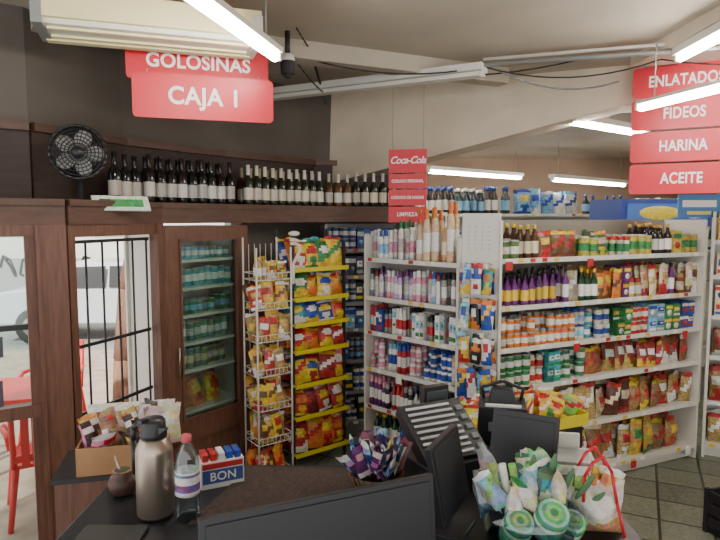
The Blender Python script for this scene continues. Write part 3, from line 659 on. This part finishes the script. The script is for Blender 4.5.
mb.box(L/2,.06,.06,.05,.03,.12,'black_plastic'); mb.box(L/2,.05,.012,.24,.18,.015,'black_plastic'); mb.build('computer_monitor',bevel=.004)
mb=MB(at(-1.1,2.6,.0,.25))
mb.box(0,0,.5,.42,.32,1.0,'wood_dark'); mb.box(0,0,1.01,.44,.34,.02,'counter_black'); mb.build('low_cabinet')
mb=MB(at(-1.04,2.6,1.02,.25))
for x,y,sx,sy in ((0,-.14,.36,.008),(0,.14,.36,.008),(-.18,0,.008,.28),(.18,0,.008,.28)): mb.box(x,y,.06,sx,sy,.12,'cardboard')
mb.box(0,0,.005,.36,.28,.01,'cardboard'); mb.add([(-.18,.14,.12),(.18,.14,.12),(.2,.22,.2),(-.2,.22,.2)],[(0,1,2,3)],'pack',(225,220,212))
mb.build('cardboard_carton')
mb=MB(at(-1.04,2.6,1.03,.25))
for i in range(20): mb.bag(.1,.13,.03,*R.choice([((225,190,170),rd,wh),((170,120,100),wh,rd),(cr,br_,rd),((80,60,60),gold,wh),(pk,wh,rd)]),at(R.uniform(-.12,.12),R.uniform(-.09,.09),.04+R.uniform(0,.08),R.uniform(-1,1),R.uniform(-.9,.6)),nu=4,nv=5)
for i in range(5): mb.bag(.16,.2,.05,*R.choice([((225,210,190),rd,wh),(cr,br_,wh),((240,235,230),rd,bl)]),at(.1+R.uniform(-.06,.1),R.uniform(-.05,.1),.03,R.uniform(-1,1),R.uniform(-.5,.3)),nu=6,nv=7)
mb.build('candy_packets')
mb=MB(at(-.53,2.2,CZ,.45)); mb.box(0,0,.05,.16,.09,.1,'plain',wh); mb.box(0,-.046,.045,.15,.004,.05,'plain',(60,90,165)); mb.box(0,-.046,.085,.15,.004,.02,'plain',rd)
for k in range(5): mb.box(-.06+k*.03,0,.11,.022,.07,.03,'pack',R.choice([bl,rd,wh]))
ob=mb.build('candy_display_box'); text(ob,'BON',.045,(0,-.05,.045),bold=.01)
mb=MB(at(-.86,2.1,CZ,0)); bc=(80,42,32)
mb.lathe(0,0,0,[(.028,0,bc),(.045,.015,bc),(.052,.04,bc),(.045,.065,bc),(.03,.08,bc),(.034,.09,(150,110,80)),(.028,.092,(60,70,40))],18,'pack')
mb.path([(.04,0,.06),(.07,0,.065),(.075,0,.04),(.045,0,.025)],.006,6,'pack',bc); mb.rod((0,0,.05),(-.03,.01,.14),.004,6,'steel'); mb.build('mate_gourd')
mb=MB(at(-.78,1.8,CZ)); mb.box(0,0,.006,.2,.12,.012,'plain',(70,68,66)); mb.build('papers_tray',bevel=.003)
mb=MB(at(.06,2.14,CZ))
mb.lathe(0,0,0,[(.07,0,(110,70,40)),(.085,.03,(90,55,30)),(.1,.07,(120,80,45)),(.098,.07,(90,55,30)),(.07,.02,(60,40,25))],18,'pack')
for i in range(24):
    a=i*math.pi/12; mb.rod((.072*math.cos(a),.072*math.sin(a),.0),(.103*math.cos(a),.103*math.sin(a),.07),.003,4,'pack',(140,95,55))
mb.build('wicker_basket')
mb=MB(at(.06,2.14,CZ))
for i in range(34): mb.bag(.06,.12,.025,*R.choice([(pu,wh,pk),((80,60,140),lb,wh),((60,60,110),wh,lil),(bk,gold,rd),((110,40,60),cr,gold),((40,70,140),wh,lb),(lil,pu,wh)]),at(R.uniform(-.07,.07),R.uniform(-.06,.06),.04+R.uniform(0,.06),R.uniform(-2,2),R.uniform(-.6,.6),R.uniform(-.6,.6)),nu=4,nv=5)
mb.build('chocolate_bars')
mb=MB(at(.33,2.28,CZ,.45))
mb.box(0,.02,.05,.34,.34,.1,'black_plastic')
Tk=at(-.02,-.02,.1,0,.62)
mb.box(0,.05,.05,.28,.26,.05,'black_plastic',None,Tk)
for r in range(9):
    mb.box(-.02,-.06+r*.027,.078,.2,.012,.006,'plain',R.choice([(205,205,205),(180,182,185),(225,225,225)]),Tk)
for r in range(5): mb.box(.115,-.05+r*.045,.078,.03,.025,.008,'plain',(120,122,125),Tk)
mb.box(.06,.17,.2,.12,.04,.2,'black_plastic'); mb.box(.06,.145,.26,.1,.008,.05,'plain',(70,80,85))
mb.build('cash_register',bevel=.003)
mb=MB(at(.31,1.84,CZ,1.1)); Tk=at(0,0,.03,0,-.2)
mb.box(0,0,.16,.26,.022,.24,'black_plastic',None,Tk); mb.box(0,.018,.16,.18,.02,.16,'black_plastic',None,Tk); mb.box(0,-.0125,.16,.23,.003,.21,'plain',(28,30,36),Tk)
mb.box(0,.05,.05,.05,.03,.1,'black_plastic'); mb.box(0,.03,.008,.16,.14,.016,'black_plastic'); mb.build('pos_display',bevel=.004)
mb=MB(at(.58,2.1,CZ,-.5)); Tk=at(0,0,.02,0,-.28)
mb.box(0,0,.15,.24,.022,.24,'black_plastic',None,Tk); mb.box(0,-.013,.15,.21,.004,.2,'black_plastic',None,Tk); mb.box(0,.06,.05,.05,.03,.12,'black_plastic'); mb.box(0,.04,.008,.2,.16,.016,'black_plastic'); mb.build('touch_screen',bevel=.004)
mb=MB(at(.62,2.55,CZ,-.2)); mb.box(0,0,.1,.22,.2,.2,'black_plastic',top=.9); mb.box(0,-.07,.205,.15,.02,.012,'plain',(230,230,228)); mb.box(0,-.098,.12,.12,.006,.04,'plain',(120,125,130)); mb.box(0,.02,.23,.12,.1,.06,'black_plastic',top=.7); mb.path([(-.08,.05,.2),(-.09,.05,.25),(0,.05,.28),(.09,.05,.25),(.08,.05,.2)],.008,8,'black_plastic'); mb.build('receipt_printer',bevel=.006)
mb=MB(at(.52,1.78,CZ))
mb.lathe(0,0,0,[(.13,0,wh),(.15,.1,wh),(.155,.105,wh)],20,'clear_plastic')
mb.build('clear_tub')
mb=MB(at(.52,1.78,CZ))
for (x,y,z,r) in ((-.05,-.08,.1,.046),(.045,-.09,.13,.05),(.12,-.04,.08,.042)):
    T=at(x,y,z,.1,math.radians(35)); g1=(110,185,150)
    mb.lathe(0,0,-.08,[(r*.95,0,g1),(r,.01,g1),(r,.06,(210,230,200)),(r,.075,(60,150,110)),(r,.09,(60,150,110)),(r*.9,.095,(150,205,180)),(r*.7,.096,(90,175,120)),(r*.5,.097,(150,200,120)),(r*.25,.098,(60,150,100))],20,'pack',T)
snk=[(tl,wh,bl),(lb,wh,tl),((150,200,190),wh,lg),(wh,tl,gr),(cr,gr,wh),((190,170,150),wh,br_),((205,215,215),lb,wh),((225,210,200),rd,wh),((90,120,110),wh,tl)]
for i in range(30): mb.bag(R.uniform(.06,.11),R.uniform(.1,.16),.05,*R.choice(snk),at(R.uniform(-.12,.1),R.uniform(-.04,.11),.05+R.uniform(0,.08),R.uniform(-1.5,1.5),R.uniform(-.8,.6),R.uniform(-.7,.7)),nu=6,nv=8)
for i in range(3): mb.rod((-.09+i*.03,.0,.12),(-.11+i*.03,.02,.24),.012,10,'pack',R.choice([wh,lg]))
for i in range(5): mb.ell(.03+i*.02,.06,.2+.02*(i%2),.012,.006,.055,'plain',(80,125,80),T=at(0,0,0,0,.1*i,.15*i))
mb.build('snack_assortment')
mb=MB(at(.75,1.84,CZ,-.1))
mb.bag(.18,.17,.15,(225,215,200),(215,150,110),(235,232,226),at(0,0,0),mat='pack',nu=10,nv=10)
for y in (-.05,.03):
    mb.path([(-.05,y,.12),(-.05,y,.2),(-.03,y-.01,.25),(.0,y-.01,.27),(.03,y,.22),(.05,y,.12),(.07,y-.02,.02)],.005,8,'sign_red')
for i in range(5): mb.bag(.08,.12,.04,*R.choice([(og,yl,wh),(cr,gr,wh),(lg,wh,gr)]),at(-.07+i*.03,.0,.09,R.uniform(-1,1),0,R.uniform(-.4,.4)),nu=5,nv=6)
mb.build('shopping_bag')
mb=MB(at(.78,2.2,CZ,-.2))
mb.box(0,0,.05,.2,.2,.1,'white_metal'); mb.box(0,-.01,.105,.17,.14,.012,'grey_metal'); mb.box(0,-.102,.05,.1,.004,.04,'plain',(90,110,120)); mb.box(0,.09,.13,.12,.02,.06,'white_metal'); mb.build('weighing_scale',bevel=.006)
M10,L10=frame((.62,3.3),(1.38,3.62)); mb=MB(M10); L=L10
mb.box(L/2,.15,.42,L,.3,.84,'black_metal'); mb.box(L/2,.15,.84,L+.04,.34,.03,'yellow_metal'); mb.box(L/2,-.02,.86,L+.04,.012,.07,'yellow_metal'); mb.box(L/2,.32,.88,L+.04,.012,.1,'yellow_metal'); mb.box(L+.02,.15,.87,.012,.34,.07,'yellow_metal')
mb.box(L*.3,-.03,.75,L*.4,.006,.12,'sign_red')
mb.build('promo_snack_stand')
mb=MB(M10)
for i in range(48):
    c=R.choice([(rd,yl,wh),((170,40,50),wh,yl),(yl,rd,wh),(yl,gr,rd),(gold,og,bk),(lg,yl,rd),(og,yl,rd),(bk,yl,rd)])
    mb.bag(.12,.14,.05,c[0],c[1],c[2],at(R.uniform(.06,L-.06),R.uniform(.05,.25),.87+R.uniform(0,.02),R.uniform(-.8,.8),R.uniform(-.7,.1),R.uniform(-.6,.6)),nu=7,nv=8)
mb.build('promo_snacks')
mb=MB(at(2.56,3.78,0,.3)); mb.box(0,0,.02,.4,.3,.03,'black_plastic')
for x,y,sx,sy in ((0,-.15,.4,.02),(0,.15,.4,.02),(-.2,0,.02,.3),(.2,0,.02,.3)):
    for z in (.08,.17,.26): mb.box(x,y,z,sx,sy,.06,'black_plastic')
for x,y in ((-.2,-.15),(.2,-.15),(.2,.15),(-.2,.15)): mb.box(x,y,.15,.03,.03,.3,'black_plastic')
mb.build('plastic_crate')

# ================================================================== LIGHT, WORLD, CAMERA
w=D.worlds.new('sky'); scene.world=w; w.use_nodes=True; bg=w.node_tree.nodes['Background']; bg.inputs['Color'].default_value=(.98,.97,.98,1); bg.inputs['Strength'].default_value=2.3
sun=D.lights.new('sun','SUN'); sun.energy=7; sun.angle=.05; sun.color=(1,.95,.86); so=D.objects.new('sun',sun); scene.collection.objects.link(so); so.rotation_euler=(math.radians(48),0,math.radians(-20))
cam=D.cameras.new('camera'); cam.lens=30; cam.sensor_width=36; co=D.objects.new('camera',cam); scene.collection.objects.link(co)
co.location=(0,0,2.1); co.rotation_euler=(math.radians(85),0,0); scene.camera=co
